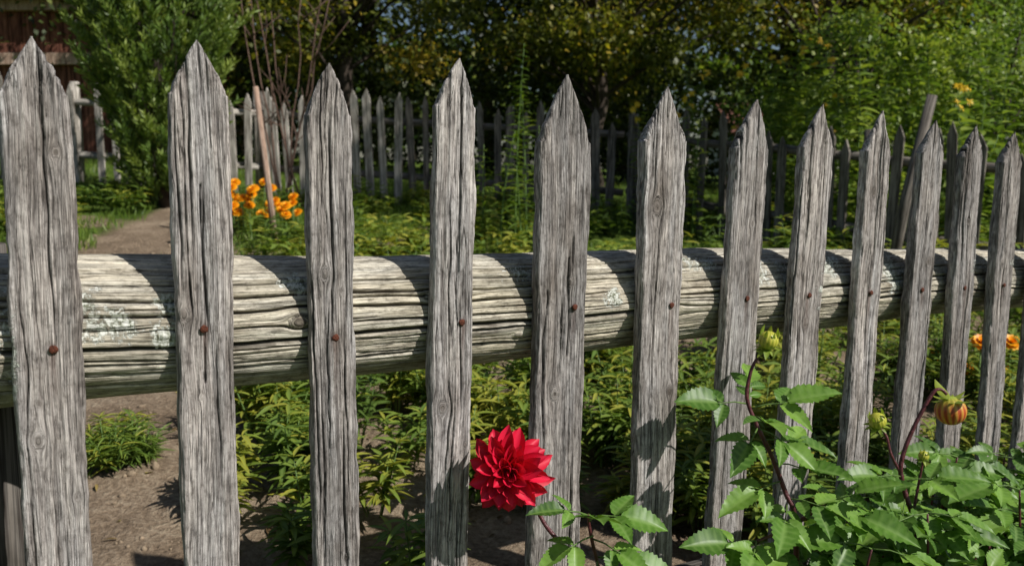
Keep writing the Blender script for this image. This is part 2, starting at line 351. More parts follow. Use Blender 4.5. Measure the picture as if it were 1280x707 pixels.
for pi,(xt,zt,xb,zb,wd,knots) in enumerate(PK):
    r=np.random.default_rng(100+pi)
    gb=float(gz(xb,fy(xb)))-.06
    Tp=Vector((xt,fy(xt),zt+ZC));Bq=Vector((xb,fy(xb),zb+ZC))
    d=(Tp-Bq).normalized();Bp=Tp-d*((Tp.z-gb)/d.z);Lh=(Tp-Bp).length
    ax=d;ux=(U-ax*U.dot(ax)).normalized();nx_=ax.cross(ux)
    mw=Matrix(((ux.x,nx_.x,ax.x,Bp.x),(ux.y,nx_.y,ax.y,Bp.y),(ux.z,nx_.z,ax.z,Bp.z),(0,0,0,1)))
    hw0=wd/2;tip=wd*r.uniform(.86,1.08)
    zz=np.concatenate([np.arange(0,Lh-tip,.0028),np.linspace(Lh-tip,Lh,40)])
    nf,ns,nb=76,10,12
    fx=np.linspace(-1,1,nf,endpoint=False)
    sect=[(x,-1) for x in fx]+[(1,y) for y in np.linspace(-1,1,ns,endpoint=False)]+[(-x,1) for x in np.linspace(-1,1,nb,endpoint=False)]+[(-1,-y) for y in np.linspace(-1,1,ns,endpoint=False)]
    sect=np.array(sect);K=len(sect)
    ZZ=zz[:,None];tt=np.clip((Lh-ZZ)/tip,0,1)
    skew=r.uniform(-.1,.1)
    shp=np.where(tt<1,np.clip(tt,0,1)**r.uniform(.80,.94),1);shp=np.maximum(shp,.04)
    shp=shp*(1-.04*np.exp(-((tt-1)/.15)**2)*(tt<1))
    wn=1+.09*(fbm(ZZ*5+pi*9,0,pi,3)-.5)*2*.6
    hw=hw0*wn*shp;ht=TH/2*(.16+.84*np.clip(tt*1.0,0,1)**.85)*(1+.12*(fbm(ZZ*5,3,pi*3.3,2)-.5))
    px=sect[None,:,0]*hw;py=sect[None,:,1]*ht
    rr=np.minimum(.0065,np.minimum(hw,ht)*.95)
    qx=np.clip(px,-hw+rr,hw-rr);qy=np.clip(py,-ht+rr,ht-rr)
    dx=px-qx;dy=py-qy;dl=np.sqrt(dx*dx+dy*dy)+1e-9;dx/=dl;dy/=dl
    px=qx+dx*rr;py=qy+dy*rr
    su=px+0.0;sd=py+0.0;ZB=np.broadcast_to(ZZ,px.shape)
    psi=su+.007*(fbm(ZB*4,su*8,pi,2)-.5)*2
    km=np.zeros_like(px)
    zrel=Bp.z-ZC
    kk=[(a,b_-zrel,c) for a,b_,c in knots]
    if not kk: kk=[(r.uniform(-.02,.02),r.uniform(.4,1.0),.005)]
    kk=kk+[(r.uniform(-.8,.8)*hw0,r.uniform(.1,Lh-.1),r.uniform(.0015,.003)) for _ in range(2)]
    for(ku,kz,kr) in kk:
        du=psi-ku;dz=(ZB-kz)*.6;rho2=du*du+dz*dz+1e-9;rho=np.sqrt(rho2)*(1+.25*(vn(ZB*300,su*300,pi)-.5))
        psi=np.where(rho>kr,ku+du*(1-kr*kr/rho2),ku+rho*.5)
        km=np.maximum(km,(1-sstep(kr*.3,kr*1.1,rho)));km=np.maximum(km,.3*np.exp(-((rho-kr*1.3)/(kr*.3))**2))
    psi=psi+.0004*(fbm(su*200,ZB*30,pi,3)-.5)*2
    km=np.where(py<0,km,0)
    ck=np.zeros_like(px)
    for _ in range(r.integers(11,17)):
        cu=r.uniform(-.9,.9)*hw0;c0=r.uniform(-.1,Lh*.95);cl=r.uniform(.05,.45);wdt=r.uniform(.0003,.0012)
        t=(ZB-c0)/cl;env=np.clip(4*t*(1-t),0,1)**.5*(t>0)*(t<1)
        cc=cu+.004*(fbm(ZB*16,cu*99,pi,3)-.5)*2
        ck=np.maximum(ck,env*np.exp(-((psi-cc)/(wdt*env+.0003))**2))
    for _ in range(4):
        cu=r.uniform(-.6,.6)*hw0;cl=r.uniform(.05,.18);t=(Lh-ZB)/cl;ck=np.maximum(ck,(t<1)*(1-t)*np.exp(-((psi-cu-.002*(fbm(ZB*40,cu*50,1,2)-.5))/.0011)**2))
    if pi==6:
        t=(ZB-(-.30-zrel))/.16;ck=np.maximum(ck,(t>0)*(t<1)*np.exp(-((su-.012-.002*np.sin(ZB*40))/.0018)**2))
    if pi==3:
        t=(ZB-(-.27-zrel))/.25;ck=np.maximum(ck,(t>0)*(t<1)*np.exp(-((su+.001-.0015*np.sin(ZB*30))/.0011)**2))
    disp=.0026*(fbm(psi*75,sd*70,ZB*4+pi*5,4)-.5)*2+.0012*(fbm(psi*380,sd*200,ZB*14,2)-.5)*2-.005*ck+.0012*km*(vn(psi*500,1,2)-.3)
    disp=disp+.0028*(fbm(psi*22,pi,ZB*9,4)-.5)*2
    edge=(abs(dx)>.4)
    disp=disp+edge*(.0030*(fbm(sd*40,pi*2,ZB*32,4)-.5)*2)*np.clip(tt*1.5,.0,1)
    disp*=np.clip(tt*1.6,.12,1)
    px=px+dx*disp+skew*wd*(1-tt)*.3;py=py+dy*disp+ht
    V=np.stack([px,py,ZB],-1)
    R_=len(zz);ii=np.arange(R_*K).reshape(R_,K)
    Fq=np.stack([ii[:-1],np.roll(ii,-1,1)[:-1],np.roll(ii,-1,1)[1:],ii[1:]],-1).reshape(-1,4)
    lich=np.zeros_like(px)
    if pi==2: lich=.9*np.exp(-((ZB-(-.22-zrel))/.07)**2-((psi+hw0)/.012)**2)
    if pi in (9,13,12): lich=.7*np.exp(-((ZB-(-.22-zrel))/.06)**2-((psi-hw0)/.02)**2)
    rust=np.zeros_like(px)
    if pi in NAIL:
        nxw,nz=NAIL[pi];nz_l=nz-zrel
        nu=(Vector((nxw,fy(nxw),nz+ZC))-(Bp+ax*nz_l)).dot(ux)
        rust=np.exp(-((psi-nu)/.0045)**2)*np.where(ZB<nz_l,np.exp((ZB-nz_l)/.04),np.exp(-((ZB-nz_l)/.007)**2))*(py<TH/2)
        c=Bp+ax*nz_l+ux*nu-nx_*.0008
        vs=[];fs=[];ring=14
        for a_,(rad,h) in enumerate([(.0048,.0),(.0050,.0014),(.0040,.0022),(.0020,.0026)]):
            for k in range(ring):
                t=2*math.pi*k/ring;jr=rad*(1+.07*math.sin(3*t+pi)+.04*math.sin(5*t+2*pi));vs.append(c+ux*math.cos(t)*jr+ax*math.sin(t)*jr-nx_*h)
        for a_ in range(3):
            for k in range(ring): fs.append((a_*ring+k,a_*ring+(k+1)%ring,(a_+1)*ring+(k+1)%ring,(a_+1)*ring+k))
        fs.append(tuple(3*ring+k for k in range(ring)));nmb.add(vs,fs)
    mcol=np.stack([km,ck,lich,np.ones_like(km)],-1)
    g=np.stack([psi,sd,ZB],-1)
    npmesh('picket_%d'%(pi+1),V.reshape(-1,3),Fq,M_PICK,fence,{'g':('FLOAT_VECTOR',g.reshape(-1,3)),'m':('FLOAT_COLOR',mcol.reshape(-1,4)),'rust':('FLOAT',rust.ravel())},True,mw)
nmb.build('nails',M_NAIL,fence,True)
def rail(name,x0,x1,zf,rf,off,res=.0045,seed=3):
    r=np.random.default_rng(seed)
    n=int((x1-x0)*1.162/res);t=np.linspace(0,1,n)[:,None];xw=x0+(x1-x0)*t
    th=np.concatenate([np.linspace(-1.6,2.0,360,endpoint=False),np.linspace(2.0,2*math.pi-1.6,50,endpoint=False)])[None]
    K=th.shape[1]
    along=(xw-x0)*1.162
    cen=np.stack([xw,fy(xw)+off*1.1616,zf(xw)+ZC+.006*(vn(xw*3,1,1)-.5)*2],-1)
    R=rf(xw)*(1+.03*(vn(xw*2.2,5,seed)-.5)*2)
    TH_,AL=np.broadcast_arrays(th,along)
    thw=np.where(TH_>math.pi,TH_-2*math.pi,TH_)
    psi=thw*.09+.03*(fbm(AL*1.2,TH_*0,seed,2)-.5)
    psi0=psi.copy()
    km=np.zeros_like(psi)
    kl=[(.02,.95,.009),(.045,1.15,.006),(-.01,1.62,.009),(.03,2.0,.008),(-.03,.62,.006),(.05,.45,.006),(.0,2.6,.008),(-.025,1.30,.006),(.012,.78,.005)]
    for(ku,kz,kr) in kl:
        du=psi-ku;dz=(AL-kz)*.6;rho2=du*du+dz*dz+1e-9;rho=np.sqrt(rho2)*(1+.25*(vn(AL*250,psi0*250,1)-.5))
        psi=np.where(rho>kr,ku+du*(1-kr*kr/rho2),ku+rho*.5);km=np.maximum(km,1-sstep(kr*.3,kr*1.1,rho))
    psi=psi+.0007*(fbm(psi0*120,AL*12,1,3)-.5)*2
    ck=np.zeros_like(psi)
    cr=[(-.002,.2,1.6,.0030),(.035,.5,1.0,.0015),(.055,.1,1.4,.0013),(-.04,.6,1.1,.0014),(.02,1.5,1.3,.0022),(-.02,1.9,1.2,.0020),(.048,1.9,1.2,.0013),(-.06,.1,2.0,.0013),(.075,.5,2,.0014)]
    cr+=[(r.uniform(-.1,.12),r.uniform(-.1,3.2),r.uniform(.05,.4),r.uniform(.0003,.0010)) for _ in range(170)]
    for(cu,c0,cl,w) in cr:
        rows=np.where((along[:,0]>c0)&(along[:,0]<c0+cl))[0]
        if len(rows)<3: continue
        a_,b_=rows[0],rows[-1]+1;Aq=AL[a_:b_];q=(Aq-c0)/cl;env=np.clip(5*q*(1-q),0,1)**.5
        cc=cu+.006*(fbm(Aq[:,:1]*5,cu*77,1,4)-.5)*2+.0008*(vn(Aq[:,:1]*60,cu*50,2)-.5)
        ck[a_:b_]=np.maximum(ck[a_:b_],env*np.exp(-np.abs((psi[a_:b_]-cc)/(w*env+.0003))**2.5)*min(1,w/.0005))
    disp=.0022*(fbm(psi*38,2,AL*2.0,4)-.5)*2+.0008*(fbm(psi*330,2,AL*6,2)-.5)*2-.009*ck+.003*km+.007*(fbm(np.cos(TH_)*2,np.sin(TH_)*2,AL*2.5,4)-.5)*2
    lich=np.zeros_like(psi)
    LC=[(-.57,.55,.04,.4),(-.53,.2,.035,.3),(-.48,-.05,.02,.2),(-.47,.45,.02,.25),(.20,.35,.03,.35),(.31,.9,.05,.3),(.50,.3,.035,.8),(.62,.9,.06,.4),(.80,.4,.05,.5),(.98,.3,.06,.6),(1.12,.4,.05,.6),(.43,.8,.05,.5),(-.66,.2,.05,.8),(-.33,.75,.03,.2),(-.02,.85,.04,.2),(.13,.2,.02,.2),(.36,.1,.03,.3),(.56,.1,.03,.4),(.70,.3,.04,.5)]
    for(lx,lt,sa,st) in LC:
        la=(lx-x0)*1.162
        lich=np.maximum(lich,np.exp(-((AL-la)/sa)**2-((thw-lt)/st)**2))
    Rr=R+disp
    nvec=np.array([-NN.x,-NN.y,0]);up=np.array([0,0,1])
    V=cen+Rr[...,None]*(np.cos(TH_)[...,None]*nvec+np.sin(TH_)[...,None]*up)
    ii=np.arange(n*K).reshape(n,K)
    Fq=np.stack([ii[:-1],np.roll(ii,-1,1)[:-1],np.roll(ii,-1,1)[1:],ii[1:]],-1).reshape(-1,4)
    g=np.stack([psi,np.zeros_like(psi),AL],-1);m=np.stack([km,ck,lich,np.ones_like(km)],-1)
    return npmesh(name,V.reshape(-1,3),Fq,M_LOG,fence,{'g':('FLOAT_VECTOR',g.reshape(-1,3)),'m':('FLOAT_COLOR',m.reshape(-1,4))})
rail('top_log_rail',-1.15,1.9,lambda x:-.2285-.043*x,lambda x:.0905-.0075*(x+.5),TH+.087)
mb=MB();mb.add(*tube([(-.72,fy(-.72)+.26,-.1),(-.72,fy(-.72)+.26,.9)],[.055,.05],20));mb.build('support_post',M_POST,fence,True)
mb=MB();P=[(x,fy(x)+.105,.17-.05*x+.01*math.sin(x*5)) for x in np.linspace(-1.15,1.9,14)];mb.add(*tube(P,[.05]*14,20));mb.build('lower_log_rail',M_POST,fence,True)
# ------------------------------------------------------------ dahlia
def compound(store,pos,d,up,L,nl=3,r=random):
    d=Vector(d).normalized();up=Vector(up);s=d.cross(up).normalized();up=s.cross(d)
    p0=Vector(pos);p1=p0+d*L*.55-up*L*.02
    store['pet'].append(([p0,p0.lerp(p1,.5)+up*L*.04,p1,p1+d*L*.1],[.0016,.0013,.0011,.0008]))
    def lf(p,dd,l):
        nn=(up+Vector((r.uniform(-.3,.3),r.uniform(-.3,.3),r.uniform(-.1,.2)))).normalized()
        store['l'].append((p,dd.normalized(),nn,l,l*r.uniform(.50,.64),r.random()))
    lf(p1,d+up*r.uniform(-.35,.15),L*r.uniform(.8,1.0))
    lf(p1-d*L*.08,d*.55+s*.85+up*r.uniform(-.3,.15),L*r.uniform(.5,.68))
    lf(p1-d*L*.08,d*.55-s*.85+up*r.uniform(-.3,.15),L*r.uniform(.5,.68))
    if nl>3:
        q=p0+d*L*.22
        lf(q,d*.5+s*.85,L*.38);lf(q,d*.5-s*.85,L*.38)
def build_leaves(store,name,parent):
    l=store['l'];A=np.array
    scatter(name,T_DA,A([x[0][:] for x in l]),A([x[1][:] for x in l]),A([x[2][:] for x in l]),A([x[3] for x in l]),A([x[4] for x in l]),A([x[5] for x in l]),M_DAL,parent)
    mb=MB()
    for P,R in store['pet']: mb.add(*tube(P,R,6))
    mb.build('petioles',M_STEMG,parent,True)
def wz(p): return (p[0],p[1],p[2]+ZC)
def flower(center,axis,parent):
    ax=Vector(axis).normalized();a=ax.orthogonal().normalized();b=ax.cross(a);c=Vector(center)
    r=random.Random(4)
    layers=[(15,102,.057,.022,-.28),(15,86,.057,.023,-.14),(13,69,.052,.023,-.02),(11,52,.044,.020,.06),(9,36,.033,.016,.14),(7,20,.022,.011,.2)]
    for li,(n,ang,Lp,Wp,back) in enumerate(layers):
        pos=[];D=[];NO=[];Ls=[];Ws=[];rn=[]
        for k in range(n):
            ph=2*math.pi*(k+.5*(li%2))/n+r.uniform(-.12,.12);an=math.radians(ang+r.uniform(-10,10))
            rad=a*math.cos(ph)+b*math.sin(ph);d=rad*math.sin(an)+ax*math.cos(an);nn=ax*math.sin(an)-rad*math.cos(an)
            pos.append((c+rad*.004+ax*(.002*li))[:]);D.append(d[:]);NO.append((nn+rad.cross(ax)*r.uniform(-.35,.35))[:]);Ls.append(Lp*r.uniform(.86,1.1));Ws.append(Wp*r.uniform(.85,1.1));rn.append(r.random())
        scatter('petals_ring_%d'%(li+1),t_petal(.7,back),np.array(pos),np.array(D),np.array(NO),np.array(Ls),np.array(Ws),np.array(rn),M_RED,parent)
    pos=[];D=[];rn=[]
    for k in range(60):
        th=k*2.39996;q=math.sqrt(k/60)*.0085
        p=c+ax*(.010-q*.3)+(a*math.cos(th)+b*math.sin(th))*q;pos.append(p[:]);D.append((ax+(a*math.cos(th)+b*math.sin(th))*q*30)[:]);rn.append(r.random())
    D=np.array(D);scatter('disc_florets',T_RH,np.array(pos),D,np.cross(D,[.3,.8,.1]),.007,.0035,np.array(rn),M_YEL,parent)
    pos=[];D=[];NO=[]
    for k in range(8):
        ph=k*math.pi/4;rad=a*math.cos(ph)+b*math.sin(ph);pos.append((c-ax*.004)[:]);D.append((rad-ax*.5)[:]);NO.append((-ax)[:])
    scatter('sepals',T_LA,np.array(pos),np.array(D),np.array(NO),.022,.01,np.full(8,.5),M_SEP,parent)
def bud(center,axis,R,kind,parent,name):
    ax=Vector(axis).normalized();a=ax.orthogonal().normalized();b=ax.cross(a);c=Vector(center)
    npet=14;rows=14;cols=npet*6;V=[];A=[]
    for i in range(rows):
        t=i/(rows-1);la=-math.pi/2+math.pi*t
        for j in range(cols):
            ph=2*math.pi*j/cols+ .6*t+.05*math.sin(j);st=abs(math.sin(ph*npet/2))
            rr=R*(1+.05*st*math.cos(la))
            p=c+ax*(math.sin(la)*rr*1.0)+(a*math.cos(ph)+b*math.sin(ph))*rr*math.cos(la)
            V.append(p[:]);A.append((st,t,0,1))
    ii=np.arange(rows*cols).reshape(rows,cols)
    Fq=np.stack([ii[:-1],np.roll(ii,-1,1)[:-1],np.roll(ii,-1,1)[1:],ii[1:]],-1).reshape(-1,4)
    npmesh(name,V,Fq,M_BUD if kind else M_BUDG,parent,{'lv':('FLOAT_COLOR',np.array(A,float))})
    r=random.Random(int(R*1e5));pos=[];D=[];NO=[];Ls=[]
    for k in range(9):
        ph=k*2*math.pi/9+.2;rad=a*math.cos(ph)+b*math.sin(ph);pos.append((c-ax*R*.90)[:]);D.append((rad*1.0+ax*r.uniform(-.5,.45))[:]);NO.append((ax*.8+rad*.2)[:]);Ls.append(R*r.uniform(1.1,1.9))
    if not kind:
        for k in range(7):
            ph=k*2*math.pi/7+.5;rad=a*math.cos(ph)+b*math.sin(ph);pos.append((c+ax*R*.2+rad*R*.8)[:]);D.append((rad*.35+ax*1.0)[:]);NO.append((rad)[:]);Ls.append(R*r.uniform(.9,1.3))
    scatter(name+'_sepals',T_LA,np.array(pos),np.array(D),np.array(NO),np.array(Ls),np.array(Ls)*.40,rng.random(len(pos)),M_SEP,parent)
def budmat(name,c0,c1,c2):
    m,nt,b=newmat(name);at=N(nt,'ShaderNodeAttribute',attribute_name='lv');ss=N(nt,'ShaderNodeSeparateColor');nt.links.new(at.outputs['Color'],ss.inputs[0])
    c=ramp(nt,ss.outputs[0],[(.1,c0),(.55,c1),(1,c2)]);base=mix(nt,ramp(nt,ss.outputs[1],[(.1,(1,1,1)),(.45,(0,0,0))]),c,(.30,.38,.05))
    nt.links.new(base,b.inputs['Base Color']);b.inputs['Roughness'].default_value=.4;return m
M_BUD=budmat('bud_red_yellow',(.25,.012,.01),(.45,.08,.02),(.58,.30,.05));M_BUDG=budmat('bud_green_yellow',(.20,.24,.02),(.40,.40,.04),(.52,.48,.07))
dah1=empty('red_dahlia_plant')
FC=Vector(wz((-.003,1.14,-.434)));FA=Vector((-.20,-.95,.16))
flower(FC,FA,dah1)
st=[wz(p) for p in[(0.0,1.158,-.440),(.022,1.165,-.475),(.049,1.15,-.522),(.075,1.145,-.552),(.11,1.15,-.60),(.15,1.16,-.75)]]+[(.18,1.18,float(gz(.18,1.18))-.02)]
mb=MB();P=curvepts(st,6);mb.add(*tube(P,[.0026+.002*i/len(P) for i in range(len(P))],8))
side=[wz(p) for p in[(.15,1.16,-.74),(.135,1.14,-.62),(.115,1.13,-.53),(.11,1.125,-.495)]];P2=curvepts(side,5);mb.add(*tube(P2,[.0035-.0015*i/len(P2) for i in range(len(P2))],8))
store={'l':[],'pet':[]};r=random.Random(3)
cl=[((.110,1.125,-.497),(-.75,-.35,.35),.085),((.110,1.125,-.50),(.85,-.2,.15),.10),((.112,1.125,-.505),(.1,-.6,.35),.08),((.118,1.13,-.53),(-.65,-.55,-.05),.10),((.118,1.13,-.535),(.6,-.6,-.05),.10),
((.125,1.135,-.565),(.9,-.1,-.1),.11),((.125,1.135,-.57),(-.1,-.9,-.15),.10),((.13,1.14,-.60),(-.75,-.5,-.1),.11),((.135,1.14,-.62),(.7,-.55,-.1),.12),((.14,1.145,-.66),(.1,-.9,-.1),.12),((.145,1.15,-.7),(.9,-.2,0),.12),((.145,1.15,-.72),(-.8,-.3,.05),.12)]
for p,d,Ls in cl: compound(store,wz(p),d,(.2,-.45,1),Ls*.78,3,r)
build_leaves(store,'leaves',dah1);mb.build('stems',M_STEMD,dah1,True)
dah2=empty('dahlia_plant')
mb=MB();store={'l':[],'pet':[]};r=random.Random(8)
def stem(pts,r0,r1):
    P=curvepts(pts,6);mb.add(*tube(P,[r0+(r1-r0)*i/(len(P)-1) for i in range(len(P))],8));return P
A1=[wz(p) for p in[(.4375,1.373,-.305),(.418,1.370,-.325),(.406,1.364,-.353),(.404,1.3586,-.40),(.444,1.345,-.488),(.468,1.338,-.55),(.485,1.329,-.603)]]+[(.50,1.35,.2),(.51,1.38,-.05)]
stem(A1,.0022,.0055)
bud(wz((.4385,1.373,-.292)),(.15,-.1,1),.016,0,dah2,'green_bud')
stem([wz((.485,1.329,-.603)),wz((.51,1.332,-.585)),wz((.54,1.334,-.569))],.004,.0022)
stem([wz((.485,1.329,-.61)),wz((.46,1.30,-.60)),wz((.40,1.27,-.605))],.004,.0022)
B1=[wz(p) for p in[(.795,1.455,-.410),(.783,1.457,-.401),(.768,1.457,-.412),(.732,1.448,-.479),(.712,1.439,-.537),(.718,1.434,-.581),(.744,1.419,-.683)]]+[(.76,1.44,.1),(.77,1.46,-.08)]
stem(B1,.0026,.006)
bud(wz((.803,1.453,-.440)),(.12,-.1,-1),.026,1,dah2,'striped_bud')
stem([wz(p) for p in[(.671,1.45,-.468),(.6855,1.446,-.4866),(.694,1.44,-.52),(.716,1.437,-.56)]],.002,.003)
bud(wz((.669,1.45,-.458)),(-.35,-.3,.9),.015,0,dah2,'small_bud')
stem([wz(p) for p in[(.754,1.4417,-.53),(.748,1.44,-.57),(.735,1.43,-.64)]],.0018,.003)
bud(wz((.754,1.4417,-.522)),(.2,-.1,1),.009,0,dah2,'tiny_bud')
UPV=(.25,-.45,1)
H=[((.404,1.36,-.40),(-.85,-.25,.12),.12),((.404,1.36,-.41),(.85,-.1,.22),.14),((.41,1.355,-.42),(.1,-.75,.1),.11),
((.42,1.352,-.44),(-.35,-.6,-.15),.11),((.42,1.352,-.44),(.55,-.5,-.2),.11),((.404,1.36,-.40),(.2,.5,.5),.09),
((.43,1.35,-.46),(.9,-.2,.0),.11),((.45,1.343,-.50),(.5,-.55,.1),.11),
((.46,1.34,-.53),(-.7,-.45,-.05),.12),((.468,1.338,-.56),(.7,-.4,.0),.13),((.47,1.335,-.57),(-.3,-.8,-.1),.12),
((.40,1.27,-.605),(-.8,-.3,.1),.11),((.40,1.27,-.605),(-.3,-.8,.0),.10),((.54,1.334,-.569),(.6,-.3,.45),.10),((.54,1.334,-.569),(.7,-.6,-.1),.12),
((.49,1.33,-.63),(.5,-.75,-.1),.12),((.49,1.33,-.63),(-.6,-.6,-.1),.12),((.495,1.33,-.67),(.1,-.9,-.2),.12),
((.716,1.437,-.56),(-.8,-.3,.15),.12),((.716,1.437,-.57),(.85,-.2,.2),.12),((.72,1.434,-.60),(-.4,-.8,-.1),.12),((.722,1.43,-.61),(.5,-.75,-.05),.12),
((.73,1.425,-.64),(-.85,-.4,.0),.13),((.735,1.423,-.65),(.85,-.35,.05),.13),((.744,1.42,-.69),(.1,-.9,-.1),.13),((.744,1.42,-.69),(-.7,-.6,-.1),.13)]
for p,d,Ls in H: compound(store,wz(p),d,UPV,Ls*.82,3 if r.random()<.6 else 5,r)
for k in range(40):
    x=r.uniform(.48,1.30);yb=fy(x)-r.uniform(.10,.34)
    top=-.66+.07*min(1,max(0,(x-.6)/.25))-.10*max(0,min(1,(x-.85)/.3))+r.uniform(-.14,.05)-(.03 if x<.6 else 0)
    b0=Vector((x+r.uniform(-.08,.08),yb+.06,float(gz(x,yb))-.03));t0=Vector((x,yb,top+ZC))
    stem([b0,b0.lerp(t0,.5)+Vector((r.uniform(-.02,.02),r.uniform(-.02,.02),0)),t0],.0045,.0018)
    for q in range(5):
        f=1-q*.10;p=b0.lerp(t0,f);th=r.uniform(0,6.28) if q else 0
        for sgn in(0,math.pi):
            dd=(math.cos(th+sgn),math.sin(th+sgn)*.8-.25,r.uniform(-.3,.6));compound(store,p,dd,(.25+r.uniform(-.5,.5),-.4+r.uniform(-.5,.5),1),r.uniform(.06,.115),3,r)
build_leaves(store,'leaves',dah2);mb.build('stems',M_STEMD,dah2,True)
# ------------------------------------------------------------ garden herbs
def herbs(name,pts,hs,mat=M_HERB,leafL=.055,nst=6,nodes=6,whorl=4,spread=.45,ratio=.2,tone=0):
    pos=[];D=[];NO=[];Ls=[];rn=[];mbv=MB()
    for (x,y),h in zip(pts,hs):
        z0=float(gz(x,y));tn=min(1,max(0,rng.normal(.45+tone,.22)))
        for s_ in range(nst):
            th=rng.uniform(0,6.28);sp=rng.uniform(.1,1)*spread
            dv=np.array([math.cos(th)*sp,math.sin(th)*sp,1]);dv/=np.linalg.norm(dv);hh=h*rng.uniform(.6,1.1)
            p0=np.array([x+math.cos(th)*.02,y+math.sin(th)*.02,z0]);p1=p0+dv*hh
            mbv.add(*tube([p0,p0+dv*hh*.5,p1],[.003,.0025,.0012],4))
            for q in range(nodes):
                f=(q+1)/nodes;f=.2+.8*f;p=p0+dv*hh*f;t0=rng.uniform(0,6.28)
                for w in range(whorl):
                    t=t0+w*2*math.pi/whorl+rng.uniform(-.3,.3)
                    pos.append(p);D.append((math.cos(t),math.sin(t),rng.uniform(-.1,.8)));NO.append((rng.uniform(-.3,.3),rng.uniform(-.3,.3),1))
                    Ls.append(leafL*rng.uniform(.6,1.2)*(1.1-.35*f));rn.append(min(1,max(0,tn+rng.normal(0,.16)+.15*f-.1)))
    e=empty(name);Ls=np.array(Ls)
    scatter('leaves',T_LA,np.array(pos),np.array(D),np.array(NO),Ls,Ls*ratio,np.array(rn),mat,e)
    mbv.build('stems',M_STEMG,e,True);return e
pts=[];hs=[]
while len(pts)<290:
    y=rng.uniform(1.72,3.7);x=rng.uniform(-1.6,3.1)
    if x<bedx(y)+.12 or (.45<x<.95 and 2.9<y<3.7): continue
    if x>-.2 and vn(x*2.1,y*2.1,3)<.40: continue
    if x<-.2 and vn(x*2.6,y*2.6,5)<.16: continue
    pts.append((x,y));hs.append(rng.uniform(.12,.26)+(.08 if y>2.4 else 0))
herbs('garden_bed_plants',pts,hs,leafL=.080,nst=5,nodes=6,whorl=5,tone=.27,ratio=.22)
pts=[];hs=[]
while len(pts)<330:
    y=rng.uniform(3.7,8.0);x=rng.uniform(-2.0,5.5)
    if x<-1.25-.14*(y-3.6)-.3*(vn(x,y,1)) : continue
    if vn(x*1.3,y*1.3,8)<.33: continue
    pts.append((x,y));hs.append(rng.uniform(.14,.30)+.10*(x>1.2))
herbs('vegetable_bed_plants',pts,hs,leafL=.10,nst=5,nodes=4,whorl=4,spread=.7,ratio=.34,tone=.30)
herbs('small_garden_plant',[(-1.13,2.22),(-1.08,2.28),(-1.16,2.3)],[.15,.12,.12],leafL=.065,nst=12,nodes=6,whorl=5,spread=.8,ratio=.12,tone=.1)
pts=[(rng.uniform(-5.2,-3.0),rng.uniform(5.2,7.9)) for _ in range(80)]+[(rng.uniform(-3.7,-2.75),rng.uniform(4.5,5.6)) for _ in range(12)]+[(rng.uniform(-2.5,-1.9),rng.uniform(6.0,7.6)) for _ in range(10)]
herbs('left_bed_plants',pts,[rng.uniform(.10,.26) for _ in pts],leafL=.09,nst=5,nodes=4,whorl=4,spread=.7,ratio=.3,tone=.27)
def stalks(name,pts,hs,leafL,ratio,step,mat,flowers=0,whorl=2,stemmat=M_STEMG):
    pos=[];D=[];NO=[];Ls=[];rn=[];mbv=MB();fp=[]
    for (x,y),h in zip(pts,hs):
        z0=float(gz(x,y));lx,ly=rng.normal(0,.08,2);P=[Vector((x+lx*t*t*h,y+ly*t*t*h,z0+h*t)) for t in np.linspace(0,1,7)]
        mbv.add(*tube(P,[.007*(1-.7*i/6) for i in range(7)],5));n=int(h/step);tn=rng.normal(.6,.15)
        for q in range(n):
            f=.12+.88*q/n;p=Vector((x+lx*f*f*h,y+ly*f*f*h,z0+h*f));t0=rng.uniform(0,6.28)
            for w in range(whorl):
                t=t0+w*2*math.pi/whorl+rng.uniform(-.4,.4);pos.append(p[:]);D.append((math.cos(t),math.sin(t),rng.uniform(-.1,.7)));NO.append((rng.uniform(-.4,.4),rng.uniform(-.5,.3),1))
                Ls.append(leafL*rng.uniform(.6,1.15)*(1.15-.5*f));rn.append(min(1,max(0,tn+rng.normal(0,.18))))
        if rng.random()<flowers:
            for q in range(3): fp.append((P[-1]+Vector((rng.normal(0,.05),rng.normal(0,.05),rng.normal(0,.04))))[:])
    e=empty(name);Ls=np.array(Ls)
    scatter('leaves',T_LA,np.array(pos),np.array(D),np.array(NO),Ls,Ls*ratio,np.array(rn),mat,e)
    mbv.build('stems',stemmat,e,True)
    if fp:
        pp=[];dd=[];nn=[]
        for p in fp:
            a0=Vector((rng.uniform(-.9,.9),-.8,rng.uniform(.1,1.2))).normalized();a=a0.orthogonal().normalized();b=a0.cross(a)
            for k in range(9):
                t=2*math.pi*k/9;pp.append(p);dd.append((a*math.cos(t)+b*math.sin(t)+a0*rng.uniform(-.2,.5))[:]);nn.append(a0[:])
        scatter('flowers',T_LA,np.array(pp),np.array(dd),np.array(nn),.036,.014,rng.random(len(pp)),M_YEL,e)
    return e
stalks('tall_aster_plant',[(.02,5.5),(.10,5.6),(-.08,5.45),(.2,5.7),(-.2,5.6),(.06,5.3)],[1.42,1.2,.85,.9,.75,.65],.12,.2,.045,M_TR3,0,3)
stalks('jerusalem_artichoke_plants',[(rng.uniform(2.3,6.5),rng.uniform(5.4,8.6)) for _ in range(110)],[rng.uniform(.9,1.95) for _ in range(110)],.17,.40,.065,M_ART,.16,3)
stalks('goldenrod_plants',[(rng.uniform(.9,2.2),rng.uniform(6.6,7.6)) for _ in range(12)],[rng.uniform(.7,1.4) for _ in range(12)],.13,.3,.06,M_TR3,.25,3)
